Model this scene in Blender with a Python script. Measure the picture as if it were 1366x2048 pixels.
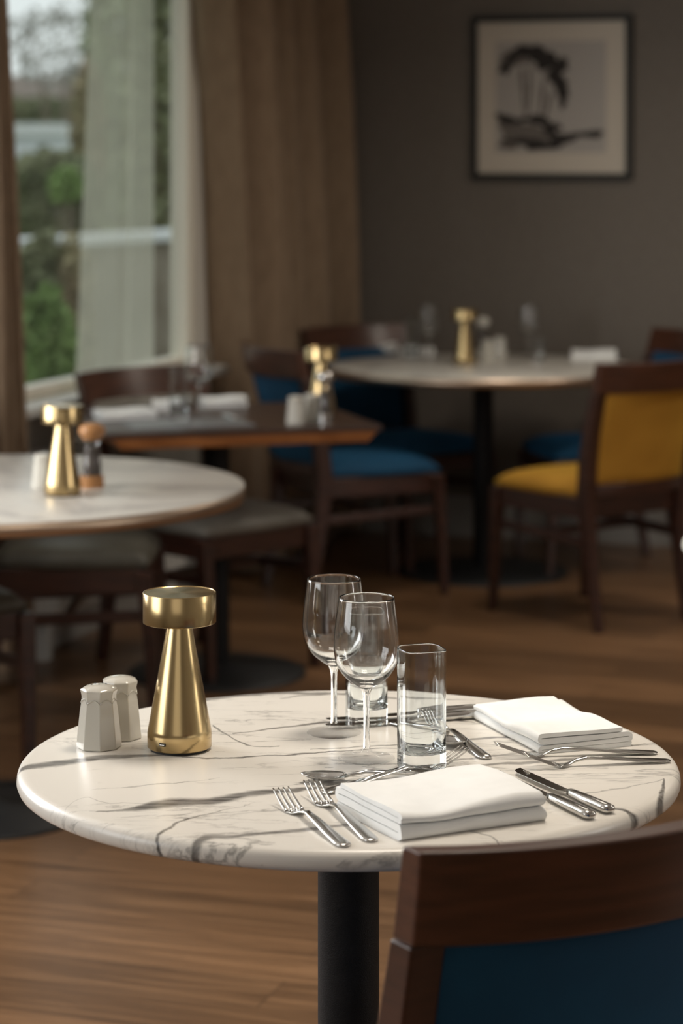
import bpy, bmesh, math, random
from mathutils import Vector, Matrix, noise
PI = math.pi
for o in list(bpy.data.objects): bpy.data.objects.remove(o, do_unlink=True)
S = bpy.context.scene
COL = S.collection

# ---------------------------------------------------------------- camera, exposure, world, lights
F = 4950.0; CH = 1.486; HY = 315.0                 # focal length in pixels, eye height, horizon row
cd = bpy.data.cameras.new('camera'); cam = bpy.data.objects.new('camera', cd); COL.objects.link(cam)
cam.location = (0, 0, CH); cam.rotation_euler = (PI/2, 0, 0)
cd.sensor_fit = 'HORIZONTAL'; cd.sensor_width = 24; cd.lens = 24*F/1366
cd.shift_y = -(1024-HY)/1366; cd.clip_start = .05; cd.clip_end = 200
cd.dof.use_dof = True; cd.dof.focus_distance = 3.02; cd.dof.aperture_fstop = 4.4
S.camera = cam
S.view_settings.view_transform = 'Standard'; S.view_settings.look = 'None'
S.view_settings.gamma = 1; S.view_settings.exposure = 0.10
w = bpy.data.worlds.new('overcast_sky'); S.world = w; w.use_nodes = True
wn = w.node_tree.nodes; wl = w.node_tree.links
bg = wn['Background']; bg.inputs[1].default_value = 1.12
tc = wn.new('ShaderNodeTexCoord'); nz = wn.new('ShaderNodeTexNoise'); nz.inputs['Scale'].default_value = 3
cr = wn.new('ShaderNodeValToRGB'); cr.color_ramp.elements[0].color = (.72,.78,.80,1); cr.color_ramp.elements[1].color = (.86,.88,.87,1)
wl.new(tc.outputs['Generated'], nz.inputs['Vector']); wl.new(nz.outputs[0], cr.inputs[0]); wl.new(cr.outputs[0], bg.inputs[0])

# room frame: corner of the window wall and the back wall, u to the right along the back wall, v towards the camera
CX, CY = -.086, 9.90
UX, UY = .949, -.316
VX, VY = -.316, -.949
def R(u, v, z=0): return Vector((CX+u*UX+v*VX, CY+u*UY+v*VY, z))
ROOMROT = math.atan2(UY, UX)
def area(name, loc, target, sx, sy, power, color, portal=False):
    l = bpy.data.lights.new(name, 'AREA'); l.shape = 'RECTANGLE'; l.size = sx; l.size_y = sy
    l.energy = power; l.color = color
    o = bpy.data.objects.new(name, l); COL.objects.link(o); o.location = loc
    d = Vector(target)-Vector(loc); o.rotation_euler = d.to_track_quat('-Z', 'Y').to_euler()
    if portal: l.cycles.is_portal = True
    return o
area('window_daylight_portal', R(-.13,2.08,1.55), R(1,2.08,1.55), 1.5, 1.55, 1, (1,1,1), portal=True)
area('window_daylight_side', R(-.45,5.4,1.6), R(1,5.4,1.5), 1.3, 1.5, 58, (1,.99,.98))
area('window_daylight_near', R(-.45,8.3,1.6), R(1,8.1,1.4), 1.8, 1.5, 32, (1,.99,.98))
area('window_daylight_right', R(6.4,5.2,1.6), R(4,5.6,1.2), .45, 1.6, 22, (1,.95,.88))  # added narrow light for the brass's right highlight; no window in this wall
area('window_daylight_rear', R(3.2,11.3,1.7), R(2.6,6,1.0), 2.6, 1.4, 6, (1,.95,.88))  # weak fill added behind the camera; the rear wall has no window
for (u, v, p, sp_) in ((2.35,6.1,9.5,115),(4.2,5.6,6,150),(1.6,2.0,10,150),(3.2,1.7,15,150)):
    area('ceiling_downlight', R(u,v,2.57), R(u,v,0), .45, .45, p, (1,.90,.77)).data.spread = math.radians(sp_)

# ---------------------------------------------------------------- helpers
def at(px, py, z=.74):                              # the point of the plane z seen at a pixel
    Y = F*(CH-z)/(py-HY); return ((px-683)*Y/F, Y)
def rot2(x, y, a): return (x*math.cos(a)-y*math.sin(a), x*math.sin(a)+y*math.cos(a))
def obj(name, bm, m=None, parent=None, smooth=True, bevel=0, seg=2, sub=0, mats=None, solid=0):
    bmesh.ops.recalc_face_normals(bm, faces=bm.faces)
    me = bpy.data.meshes.new(name); bm.to_mesh(me); bm.free()
    for mm in (mats or [m]): me.materials.append(mm)
    if smooth:
        for p in me.polygons: p.use_smooth = True
    o = bpy.data.objects.new(name, me); COL.objects.link(o)
    if parent: o.parent = parent
    if solid:
        s = o.modifiers.new('thickness', 'SOLIDIFY'); s.thickness = solid; s.offset = 0
    if bevel:
        b = o.modifiers.new('bevel', 'BEVEL'); b.width = bevel; b.segments = seg; b.limit_method = 'ANGLE'; b.angle_limit = .6
        b.harden_normals = True
    if sub:
        s = o.modifiers.new('sub', 'SUBSURF'); s.levels = sub; s.render_levels = sub
    return o
def sharp(o, ang=35):
    import math as _m
    me = o.data; bm = bmesh.new(); bm.from_mesh(me)
    for e in bm.edges:
        if len(e.link_faces) == 2 and e.calc_face_angle(0) > _m.radians(ang): e.smooth = False
    bm.to_mesh(me); bm.free(); return o
def tag(o, label, cat, group=None, kind=None):
    if label: o['label'] = label
    if cat: o['category'] = cat
    if group: o['group'] = group
    if kind: o['kind'] = kind
    return o
def thing(name, label, cat, loc=(0,0,0), rz=0, group=None):
    o = bpy.data.objects.new(name, None); COL.objects.link(o); o.empty_display_size = .05
    o.location = loc; o.rotation_euler = (0,0,rz); return tag(o, label, cat, group)
def dup(src, loc, rz, label, group=None, mats=None):
    r = src.copy(); COL.objects.link(r); r.location = loc; r.rotation_euler = (0,0,rz); r['label'] = label
    if group: r['group'] = group
    for ch in list(src.children):
        c = ch.copy(); COL.objects.link(c); c.parent = r
        for g in list(ch.children):
            d = g.copy(); COL.objects.link(d); d.parent = c
    return r
def struct(name, bm, m, **k):
    o = obj(name, bm, m, smooth=False, **k); o['kind'] = 'structure'; return o
def prism(bm, poly, z0, z1):
    a = [bm.verts.new((p[0],p[1],z0)) for p in poly]; b = [bm.verts.new((p[0],p[1],z1)) for p in poly]
    n = len(poly); bm.faces.new(a); bm.faces.new(b)
    for i in range(n): bm.faces.new((a[i],a[(i+1)%n],b[(i+1)%n],b[i]))
def rbox(bm, u0, u1, v0, v1, z0, z1):
    prism(bm, [R(u0,v0)[:2],R(u1,v0)[:2],R(u1,v1)[:2],R(u0,v1)[:2]], z0, z1)
def box(bm, x0, x1, y0, y1, z0, z1): prism(bm, [(x0,y0),(x1,y0),(x1,y1),(x0,y1)], z0, z1)
def catmull(pts, n=6):
    out = []
    P = [pts[0]]+list(pts)+[pts[-1]]
    for i in range(1, len(P)-2):
        for k in range(n):
            t = k/n; q = []
            for c in range(len(P[0])):
                a,b,cc,d = P[i-1][c],P[i][c],P[i+1][c],P[i+2][c]
                q.append(.5*((2*b)+(-a+cc)*t+(2*a-5*b+4*cc-d)*t*t+(-a+3*b-3*cc+d)*t**3))
            out.append(tuple(q))
    out.append(tuple(pts[-1])); return out
def lathe(bm, prof, n=64, cx=0, cy=0, z0=0):
    rings = []
    for r, z in prof:
        if r < 1e-6: rings.append([bm.verts.new((cx,cy,z0+z))])
        else: rings.append([bm.verts.new((cx+r*math.cos(2*PI*i/n), cy+r*math.sin(2*PI*i/n), z0+z)) for i in range(n)])
    for a, b in zip(rings, rings[1:]):
        if len(a) == 1 and len(b) == 1: continue
        for i in range(n):
            j = (i+1)%n
            if len(a) == 1: bm.faces.new((a[0],b[i],b[j]))
            elif len(b) == 1: bm.faces.new((a[i],a[j],b[0]))
            else: bm.faces.new((a[i],a[j],b[j],b[i]))
def loft(bm, secs, cap=True):
    rings = [[bm.verts.new(p) for p in s] for s in secs]
    n = len(rings[0])
    for a, b in zip(rings, rings[1:]):
        for i in range(n): bm.faces.new((a[i],a[(i+1)%n],b[(i+1)%n],b[i]))
    if cap: bm.faces.new(rings[0]); bm.faces.new(rings[-1])
def tube(bm, pts, r, n=8):
    secs = []
    for i, p in enumerate(pts):
        p = Vector(p); a = Vector(pts[max(i-1,0)]); b = Vector(pts[min(i+1,len(pts)-1)]); d = (b-a).normalized()
        up = Vector((0,0,1)) if abs(d.z) < .9 else Vector((1,0,0))
        x = d.cross(up).normalized(); y = x.cross(d)
        rr = r[i] if isinstance(r, (list,tuple)) else r
        secs.append([p+x*rr*math.cos(2*PI*k/n)+y*rr*math.sin(2*PI*k/n) for k in range(n)])
    loft(bm, secs)

# ---------------------------------------------------------------- materials
def mat(name, col, rough=.5, metal=0, **k):
    m = bpy.data.materials.new(name); m.use_nodes = True; b = m.node_tree.nodes['Principled BSDF']
    b.inputs['Base Color'].default_value = (*col,1); b.inputs['Roughness'].default_value = rough; b.inputs['Metallic'].default_value = metal
    for kk, v in k.items(): b.inputs[kk.replace('_',' ')].default_value = v
    return m
def nodes(m): return m.node_tree.nodes, m.node_tree.links, m.node_tree.nodes['Principled BSDF']
def noise_col(m, c1, c2, scale=(1,1,1), ns=5, detail=6, bump=0, lo=.35, hi=.65, bscale=None, rough=None):
    N, L, b = nodes(m)
    t = N.new('ShaderNodeTexCoord'); mp = N.new('ShaderNodeMapping'); mp.inputs['Scale'].default_value = scale
    n = N.new('ShaderNodeTexNoise'); n.inputs['Scale'].default_value = ns; n.inputs['Detail'].default_value = detail
    r = N.new('ShaderNodeValToRGB'); r.color_ramp.elements[0].color = (*c1,1); r.color_ramp.elements[1].color = (*c2,1)
    r.color_ramp.elements[0].position = lo; r.color_ramp.elements[1].position = hi
    L.new(t.outputs['Object'], mp.inputs[0]); L.new(mp.outputs[0], n.inputs['Vector']); L.new(n.outputs[0], r.inputs[0]); L.new(r.outputs[0], b.inputs['Base Color'])
    if bump:
        n2 = n
        if bscale:
            n2 = N.new('ShaderNodeTexNoise'); n2.inputs['Scale'].default_value = bscale; n2.inputs['Detail'].default_value = 3
            L.new(t.outputs['Object'], n2.inputs['Vector'])
        bp = N.new('ShaderNodeBump'); bp.inputs['Strength'].default_value = bump; bp.inputs['Distance'].default_value = .002
        L.new(n2.outputs[0], bp.inputs['Height']); L.new(bp.outputs[0], b.inputs['Normal'])
    return m
M = {}
M['wood'] = noise_col(mat('mahogany_wood', (.1,.03,.02), .34, Coat_Weight=.35, Coat_Roughness=.25), (.028,.010,.007), (.062,.022,.013), (1.2,1.2,10), 9, 6, lo=.3, hi=.7)
M['railwood'] = noise_col(mat('mahogany_rail_wood', (.1,.03,.02), .34, Coat_Weight=.4, Coat_Roughness=.25), (.045,.016,.009), (.095,.034,.018), (1,6,22), 4, 6, lo=.3, hi=.7)
M['darkwood'] = noise_col(mat('dark_stained_table_wood', (.05,.03,.02), .35, Coat_Weight=.2), (.030,.015,.011), (.060,.030,.020), (1.5,14,1), 5, 6)
M['edgewood'] = noise_col(mat('orange_stained_bevel_wood', (.4,.15,.05), .4), (.24,.085,.025), (.38,.15,.05), (2,14,2), 5, 5)
def velvet(name, c, c2):
    m = mat(name, c, .85, Sheen_Weight=.5, Sheen_Roughness=.4); m.node_tree.nodes['Principled BSDF'].inputs['Sheen Tint'].default_value = (*[min(1,x*3+.02) for x in c2],1)
    return noise_col(m, c, c2, (1,1,1), 7, 4, bump=.25, bscale=350, lo=.3, hi=.7)
M['blue'] = velvet('blue_velvet', (.001,.047,.112), (.002,.070,.155))
M['yellow'] = velvet('mustard_velvet', (.38,.175,.012), (.48,.235,.022))
M['grey'] = noise_col(mat('grey_leather', (.2,.19,.16), .45), (.15,.14,.12), (.23,.215,.185), ns=8, bump=.2, bscale=200)
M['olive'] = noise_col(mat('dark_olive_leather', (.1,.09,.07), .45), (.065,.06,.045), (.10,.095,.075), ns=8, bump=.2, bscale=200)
M['black'] = noise_col(mat('black_powder_coated_metal', (.006,.006,.007), .6, Specular_IOR_Level=.3), (.005,.005,.006), (.009,.009,.010), ns=60, bump=.35, bscale=700)
M['darkbase'] = mat('black_cast_base', (.014,.015,.016), .5)
def brass(name, c):
    m = mat(name, c, .25, 1, Anisotropic=.75); N, L, b = nodes(m)
    tg = N.new('ShaderNodeTangent'); tg.direction_type = 'RADIAL'; tg.axis = 'Z'; L.new(tg.outputs[0], b.inputs['Tangent'])
    t = N.new('ShaderNodeTexCoord'); mp = N.new('ShaderNodeMapping'); mp.inputs['Scale'].default_value = (3,3,420)
    n = N.new('ShaderNodeTexNoise'); n.inputs['Scale'].default_value = 1; n.inputs['Detail'].default_value = 3
    r = N.new('ShaderNodeMapRange'); r.inputs[3].default_value = .175; r.inputs[4].default_value = .205
    L.new(t.outputs['Object'], mp.inputs[0]); L.new(mp.outputs[0], n.inputs['Vector']); L.new(n.outputs[0], r.inputs[0]); L.new(r.outputs[0], b.inputs['Roughness'])
    return m
M['brass'] = brass('brushed_brass', (.55,.41,.21))
M['edgebrass'] = mat('brushed_copper_edge', (.50,.39,.30), .38, 1)
M['steel'] = noise_col(mat('polished_steel', (.62,.61,.59), .14, 1), (.56,.55,.53), (.68,.67,.65), ns=3)
M['bladesteel'] = mat('mirror_steel', (.55,.54,.52), .08, 1)
M['porc'] = mat('glazed_porcelain', (.60,.58,.52), .14, Coat_Weight=.6, Coat_Roughness=.05)
M['hole'] = mat('dark_hole', (.02,.02,.02), .8)
M['rubber'] = mat('black_rubber', (.015,.015,.015), .7)
M['napkin'] = noise_col(mat('white_cotton', (.88,.89,.88), .9, Sheen_Weight=.1), (.87,.88,.87), (.91,.92,.91), ns=30, bump=.12, bscale=900)
M['millwood'] = mat('orange_beech', (.40,.19,.07), .35)
M['pepper'] = noise_col(mat('peppercorns', (.03,.025,.02), .7), (.01,.01,.01), (.09,.07,.06), ns=300)
M['frame'] = mat('black_picture_frame', (.008,.009,.008), .6)
M['matboard'] = mat('cream_mat_board', (.60,.54,.46), .9)
M['print'] = mat('grey_print_paper', (.44,.41,.38), .9)
M['ink'] = mat('dark_print_ink', (.035,.03,.027), .9)
M['ink2'] = mat('mid_print_ink', (.17,.15,.135), .9)
M['white'] = mat('cream_painted_frame', (.88,.84,.74), .4)
M['greypaint'] = mat('grey_painted_wood', (.34,.33,.31), .5)
M['sillwhite'] = mat('white_sill_paint', (.66,.66,.63), .35)
M['slate'] = mat('grey_slate_placemat', (.20,.21,.22), .35)
# glass
def glass(name, col=(1,1,1), ior=1.5, rough=0):
    m = bpy.data.materials.new(name); m.use_nodes = True; N = m.node_tree.nodes; L = m.node_tree.links
    N.remove(N['Principled BSDF']); g = N.new('ShaderNodeBsdfGlass'); g.inputs['Color'].default_value = (*col,1); g.inputs['IOR'].default_value = ior; g.inputs['Roughness'].default_value = rough
    L.new(g.outputs[0], N['Material Output'].inputs[0]); return m
def thin_glass(name, col, edge):
    m = bpy.data.materials.new(name); m.use_nodes = True; N = m.node_tree.nodes; L = m.node_tree.links; N.remove(N['Principled BSDF'])
    lw = N.new('ShaderNodeLayerWeight'); lw.inputs[0].default_value = .5
    p5 = N.new('ShaderNodeMath'); p5.operation = 'POWER'; p5.inputs[1].default_value = 10; L.new(lw.outputs['Facing'], p5.inputs[0])
    ma = N.new('ShaderNodeMath'); ma.operation = 'MULTIPLY_ADD'; ma.inputs[1].default_value = .93; ma.inputs[2].default_value = .035; L.new(p5.outputs[0], ma.inputs[0])
    r = N.new('ShaderNodeValToRGB'); r.color_ramp.elements[0].color = (*col,1); r.color_ramp.elements[0].position = .82; r.color_ramp.elements[1].color = (*edge,1); L.new(lw.outputs['Facing'], r.inputs[0])
    tr = N.new('ShaderNodeBsdfTransparent'); L.new(r.outputs[0], tr.inputs[0]); gl = N.new('ShaderNodeBsdfGlossy'); gl.inputs['Roughness'].default_value = .015
    mx = N.new('ShaderNodeMixShader'); L.new(ma.outputs[0], mx.inputs[0]); L.new(tr.outputs[0], mx.inputs[1]); L.new(gl.outputs[0], mx.inputs[2]); L.new(mx.outputs[0], N['Material Output'].inputs[0]); return m
M['thin'] = thin_glass('thin_blown_glass', (.995,.995,.995), (.90,.91,.91))
M['glass'] = glass('clear_glass', (.985,.99,.99)); M['tumbler'] = glass('clear_tumbler_glass', (.97,.985,.99))
m = bpy.data.materials.new('window_pane_glass'); m.use_nodes = True; N = m.node_tree.nodes; L = m.node_tree.links; N.remove(N['Principled BSDF'])
a = N.new('ShaderNodeBsdfTransparent'); a.inputs[0].default_value = (.95,.97,.96,1); g = N.new('ShaderNodeBsdfGlossy'); g.inputs['Roughness'].default_value = .02
fr = N.new('ShaderNodeLayerWeight'); fr.inputs[0].default_value = .5; fp = N.new('ShaderNodeMath'); fp.operation = 'POWER'; fp.inputs[1].default_value = 5; L.new(fr.outputs['Facing'], fp.inputs[0]); mx = N.new('ShaderNodeMixShader')
L.new(fp.outputs[0], mx.inputs[0]); L.new(a.outputs[0], mx.inputs[1]); L.new(g.outputs[0], mx.inputs[2]); L.new(mx.outputs[0], N['Material Output'].inputs[0]); M['pane'] = m
m = bpy.data.materials.new('sheer_voile'); m.use_nodes = True; N = m.node_tree.nodes; L = m.node_tree.links; N.remove(N['Principled BSDF'])
a = N.new('ShaderNodeBsdfTransparent'); d = N.new('ShaderNodeBsdfDiffuse'); d.inputs[0].default_value = (.84,.87,.74,1); tl = N.new('ShaderNodeBsdfTranslucent'); tl.inputs[0].default_value = (.93,.94,.84,1)
x1 = N.new('ShaderNodeMixShader'); x1.inputs[0].default_value = .6; x2 = N.new('ShaderNodeMixShader'); x2.inputs[0].default_value = .50
L.new(d.outputs[0], x1.inputs[1]); L.new(tl.outputs[0], x1.inputs[2]); L.new(a.outputs[0], x2.inputs[1]); L.new(x1.outputs[0], x2.inputs[2]); L.new(x2.outputs[0], N['Material Output'].inputs[0]); M['sheer'] = m
# curtain cloth
M['curtain'] = noise_col(mat('brown_curtain_cloth', (.2,.14,.09), .95, Sheen_Weight=.15), (.225,.155,.100), (.275,.195,.128), (9,9,2), 6, 4, bump=.5, bscale=260)
# wallpaper
M['wall'] = noise_col(mat('taupe_wallpaper', (.2,.17,.14), .85), (.152,.132,.111), (.182,.159,.136), (1,1,1), 90, 4, bump=.35, bscale=160)
M['plaster'] = mat('pale_wall_paint', (.60,.57,.52), .9)
M['ceiling'] = mat('ceiling_paint', (.72,.70,.66), .9)
# floor
m = mat('oak_laminate_planks', (.2,.1,.05), .33); N, L, b = nodes(m)
t = N.new('ShaderNodeTexCoord'); mp = N.new('ShaderNodeMapping'); mp.inputs['Rotation'].default_value = (0,0,-ROOMROT)
br = N.new('ShaderNodeTexBrick'); br.inputs['Scale'].default_value = 1; br.inputs['Brick Width'].default_value = 1.1; br.inputs['Row Height'].default_value = .145
br.inputs['Mortar Size'].default_value = .0012; br.offset = .37; br.inputs['Color1'].default_value = (0,0,0,1); br.inputs['Color2'].default_value = (1,1,1,1); br.inputs['Mortar'].default_value = (.5,.5,.5,1)
L.new(t.outputs['Object'], mp.inputs[0]); L.new(mp.outputs[0], br.inputs['Vector'])
# each plank shifts the grain lookup
vm = N.new('ShaderNodeVectorMath'); vm.operation = 'MULTIPLY_ADD'; vm.inputs[1].default_value = (7,3,5)
L.new(br.outputs['Color'], vm.inputs[0]); L.new(mp.outputs[0], vm.inputs[2])
mp2 = N.new('ShaderNodeMapping'); mp2.inputs['Scale'].default_value = (1.1,17,1); L.new(vm.outputs[0], mp2.inputs[0])
n = N.new('ShaderNodeTexNoise'); n.inputs['Scale'].default_value = 2.2; n.inputs['Detail'].default_value = 8; n.inputs['Roughness'].default_value = .62; n.inputs['Distortion'].default_value = .5
L.new(mp2.outputs[0], n.inputs['Vector'])
r = N.new('ShaderNodeValToRGB'); E = r.color_ramp.elements; E[0].position = .28; E[0].color = (.088,.045,.021,1); E[1].position = .72; E[1].color = (.30,.165,.082,1)
e = E.new(.5); e.color = (.185,.098,.047,1)
L.new(n.outputs[0], r.inputs[0])
hv = N.new('ShaderNodeHueSaturation'); mr = N.new('ShaderNodeMapRange'); mr.inputs[3].default_value = .74; mr.inputs[4].default_value = 1.2
L.new(br.outputs['Color'], mr.inputs[0]); L.new(mr.outputs[0], hv.inputs['Value']); L.new(r.outputs[0], hv.inputs['Color'])
mm = N.new('ShaderNodeMix'); mm.data_type = 'RGBA'; mm.inputs[7].default_value = (.05,.028,.015,1)
L.new(br.outputs['Fac'], mm.inputs[0]); L.new(hv.outputs[0], mm.inputs[6]); L.new(mm.outputs[2], b.inputs['Base Color'])
bp = N.new('ShaderNodeBump'); bp.inputs['Strength'].default_value = .15; bp.inputs['Distance'].default_value = .002; L.new(n.outputs[0], bp.inputs['Height']); L.new(bp.outputs[0], b.inputs['Normal'])
M['floor'] = m
# soft veined marble for the metal-edged tables
def soft_marble():
    m = mat('pale_soft_marble', (.7,.68,.63), .28); N, L, b = nodes(m)
    t = N.new('ShaderNodeTexCoord'); n = N.new('ShaderNodeTexNoise'); n.inputs['Scale'].default_value = 2.2; n.inputs['Detail'].default_value = 8; n.inputs['Distortion'].default_value = 1.2
    s = N.new('ShaderNodeMath'); s.operation = 'SUBTRACT'; s.inputs[1].default_value = .5; ab = N.new('ShaderNodeMath'); ab.operation = 'ABSOLUTE'
    r = N.new('ShaderNodeValToRGB'); r.color_ramp.elements[0].color = (.50,.48,.45,1); r.color_ramp.elements[1].color = (.70,.675,.62,1); r.color_ramp.elements[1].position = .05
    L.new(t.outputs['Object'], n.inputs['Vector']); L.new(n.outputs[0], s.inputs[0]); L.new(s.outputs[0], ab.inputs[0]); L.new(ab.outputs[0], r.inputs[0]); L.new(r.outputs[0], b.inputs['Base Color'])
    return m
M['softmarble'] = soft_marble()
# bold veined marble: each vein is a curve over the table with its own width and a noisy outline
TC = (.0087, 3.068)
def bold_marble():
    m = mat('white_marble_grey_veins', (.8,.76,.7), .30); N, L, b = nodes(m)
    t = N.new('ShaderNodeTexCoord'); sp = N.new('ShaderNodeSeparateXYZ')
    def math_(op, a, c=None, d=None, clamp=False):
        n = N.new('ShaderNodeMath'); n.operation = op; n.use_clamp = clamp
        for i, x in enumerate((a, c, d)):
            if x is None: continue
            if isinstance(x, (int,float)): n.inputs[i].default_value = x
            else: L.new(x, n.inputs[i])
        return n.outputs[0]
    def nse(scale, detail, stretch, rough=.6, dist=0, off=(0,0,0)):
        mp = N.new('ShaderNodeMapping'); mp.inputs['Scale'].default_value = stretch; mp.inputs['Rotation'].default_value = (0,0,-.1); mp.inputs['Location'].default_value = off
        n = N.new('ShaderNodeTexNoise'); n.inputs['Scale'].default_value = scale; n.inputs['Detail'].default_value = detail; n.inputs['Roughness'].default_value = rough; n.inputs['Distortion'].default_value = dist
        L.new(t.outputs['Object'], mp.inputs[0]); L.new(mp.outputs[0], n.inputs['Vector']); return n.outputs[0]
    L.new(t.outputs['Object'], sp.inputs[0]); X, Y = sp.outputs[0], sp.outputs[1]
    w1 = math_('MULTIPLY', math_('SUBTRACT', nse(14, 5, (1,1,1)), .5), .034)
    w2 = math_('MULTIPLY', math_('SUBTRACT', nse(38, 4, (.6,1.3,1), off=(3,1,0)), .5), .012)
    wob = math_('ADD', w1, w2); streak = nse(30, 6, (.5,3.2,1), .7)
    total = None
    # (image points, widths in mm at those points, strength, swap axes)
    veins = [
     ([(40,1535),(110,1527),(190,1517),(270,1512),(360,1508)], [9,13,12,8,3], 1.0, 0),
     ([(330,1509),(430,1515),(560,1510),(683,1503),(800,1496)], [2,3.5,3,3,1], 1.0, 0),
     ([(190,1624),(260,1618),(330,1607),(420,1603),(500,1588),(600,1578),(700,1574)], [1,7,20,15,13,8,2], 1.0, 0),
     ([(510,1604),(440,1623),(380,1637),(335,1655),(312,1680),(300,1712)], [1,4,7,7,8,10], 1.0, 1),
     ([(360,1712),(400,1678),(470,1672),(560,1665),(640,1658),(760,1640)], [18,14,7,7,7,2], .95, 0),
     ([(395,1402),(480,1392),(580,1386),(700,1388)], [4,8,8,3], .9, 0),
     ([(560,1396),(660,1388),(790,1395),(950,1400)], [2,5,6,1], .8, 0),
     ([(425,1452),(450,1466),(480,1485),(560,1491)], [4,4,3,1], .95, 0),
     ([(465,1466),(560,1456),(660,1444),(760,1446),(860,1438),(950,1446)], [2,4,6,4.5,6,2], .95, 0),
     ([(620,1500),(760,1492),(860,1482),(960,1478),(1100,1468)], [1.5,3,3.5,6,1.5], .9, 0),
     ([(880,1545),(960,1532),(1060,1524),(1180,1516),(1300,1508)], [3,6,6,6,2], .85, 0),
     ([(760,1530),(900,1520),(1010,1508),(1180,1496),(1330,1486)], [1.5,3,4,4,1.5], .8, 0),
     ([(1190,1622),(1240,1620),(1275,1626),(1300,1622),(1322,1590),(1330,1560)], [1.5,4,9,12,12,5], 1.0, 0),
     ([(900,1662),(960,1668),(1010,1690),(1040,1712)], [1.5,2.5,2.5,2], .8, 0),
     ([(1040,1690),(1120,1680),(1200,1668),(1280,1640)], [3,6,5,2], .5, 0),
     ([(180,1582),(240,1576),(330,1568),(440,1556)], [.8,1.8,1.8,.8], .55, 0),
     ([(110,1650),(118,1625),(135,1613),(220,1606),(320,1607)], [4,3,2,1.5,.8], .7, 0),
     ([(700,1600),(860,1612),(1000,1600),(1180,1586),(1330,1560)], [1.5,2.5,1.5,2.5,1.5], .65, 0),
    ]
    for pts, ws, st, swap in veins:
        P = [at(*p) for p in pts]; P = [(p[0]-TC[0], p[1]-TC[1]) for p in P]
        if swap: P = [(p[1],p[0]) for p in P]
        Q = sorted(zip(P, ws)); A, Bv = (Y, X) if swap else (X, Y)
        a0, a1 = Q[0][0][0], Q[-1][0][0]
        tn = math_('DIVIDE', math_('SUBTRACT', A, a0), a1-a0)
        def curve(vals):
            c = N.new('ShaderNodeFloatCurve'); cu = c.mapping.curves[0]
            xs = [(q[0][0]-a0)/(a1-a0) for q in Q]
            cu.points[0].location = (xs[0], vals[0]); cu.points[1].location = (xs[-1], vals[-1])
            for x_, v_ in list(zip(xs, vals))[1:-1]: cu.points.new(x_, v_)
            c.mapping.update(); L.new(tn, c.inputs[1]); return c.outputs[0]
        cy = curve([q[0][1]+.5 for q in Q]); cw = curve([q[1]*(1.05 if swap else 2.9)/100 for q in Q])
        dist = math_('ABSOLUTE', math_('SUBTRACT', math_('ADD', Bv, wob), math_('SUBTRACT', cy, .5)))
        half = math_('MULTIPLY', cw, .05)
        # ragged edge and streaky inside
        e_ = math_('DIVIDE', math_('SUBTRACT', half, dist), math_('ADD', math_('MULTIPLY', half, .55), .0006), clamp=True)
        inr = math_('MULTIPLY', math_('LESS_THAN', math_('ABSOLUTE', math_('SUBTRACT', tn, .5)), .5), st)
        v = math_('MULTIPLY', e_, inr)
        total = v if total is None else math_('MAXIMUM', total, v)
    sk = N.new('ShaderNodeMapRange'); sk.inputs[1].default_value = .35; sk.inputs[2].default_value = .62; sk.inputs[3].default_value = .62; sk.inputs[4].default_value = 1.0; L.new(streak, sk.inputs[0])
    total = math_('MULTIPLY', total, sk.outputs[0])
    # fine hairline veins everywhere
    def hair(scale, stretch, width, gate_scale, gate, off):
        n_ = nse(scale, 7, stretch, .62, .6, off); a_ = math_('ABSOLUTE', math_('SUBTRACT', n_, .5))
        l_ = math_('SUBTRACT', 1, math_('DIVIDE', a_, width), clamp=True)
        g_ = nse(gate_scale, 3, (.7,1.6,1), .5, 0, off); gg = math_('MULTIPLY', math_('SUBTRACT', g_, gate), 9, clamp=True)
        return math_('MULTIPLY', l_, gg)
    h1 = math_('MULTIPLY', hair(3.2, (1,4.2,1), .016, 6, .47, (5,2,0)), .62)
    h2 = math_('MULTIPLY', hair(7.5, (1,4.5,1), .016, 9, .52, (1,7,0)), .5)
    total = math_('MAXIMUM', total, math_('MAXIMUM', h1, h2))
    mx = N.new('ShaderNodeMix'); mx.data_type = 'RGBA'; mx.inputs[6].default_value = (.78,.745,.685,1); mx.inputs[7].default_value = (.085,.078,.072,1)
    L.new(total, mx.inputs[0]); L.new(mx.outputs[2], b.inputs['Base Color'])
    return m
M['marble'] = bold_marble()

# ---------------------------------------------------------------- room shell
def bm_(): return bmesh.new()
b = bm_(); rbox(b, -.9, 6.7, -.2, 11.7, -.12, 0); struct('floor', b, M['floor'])
b = bm_(); rbox(b, -.9, 6.7, -.2, 11.7, 2.62, 2.75); struct('ceiling', b, M['ceiling'])
b = bm_(); rbox(b, -.16, 6.7, -.16, 0, 0, 2.62); struct('wall_back', b, M['wall'])
V0, V1, Z0, Z1 = 1.31, 3.02, .76, 2.36
b = bm_()
rbox(b, -.088, 0, 0, V0, 0, 2.62); rbox(b, -.088, 0, V1, 3.10, 0, 2.62)
rbox(b, -.088, 0, V0, V1, 0, Z0-.02); rbox(b, -.088, 0, V0, V1, Z1, 2.62)
rbox(b, -.66, 0, 3.10, 3.22, 0, 2.62)
struct('wall_window', b, M['plaster'])
b = bm_()
for v0, v1, z0, z1 in ((3.22,4.5,0,2.62),(6.3,7.3,0,2.62),(9.3,11.7,0,2.62),(4.5,6.3,0,.8),(7.3,9.3,0,.8),(4.5,6.3,2.4,2.62),(7.3,9.3,2.4,2.62)): rbox(b, -.66, -.5, v0, v1, z0, z1)
struct('wall_left', b, M['plaster'])
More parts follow.
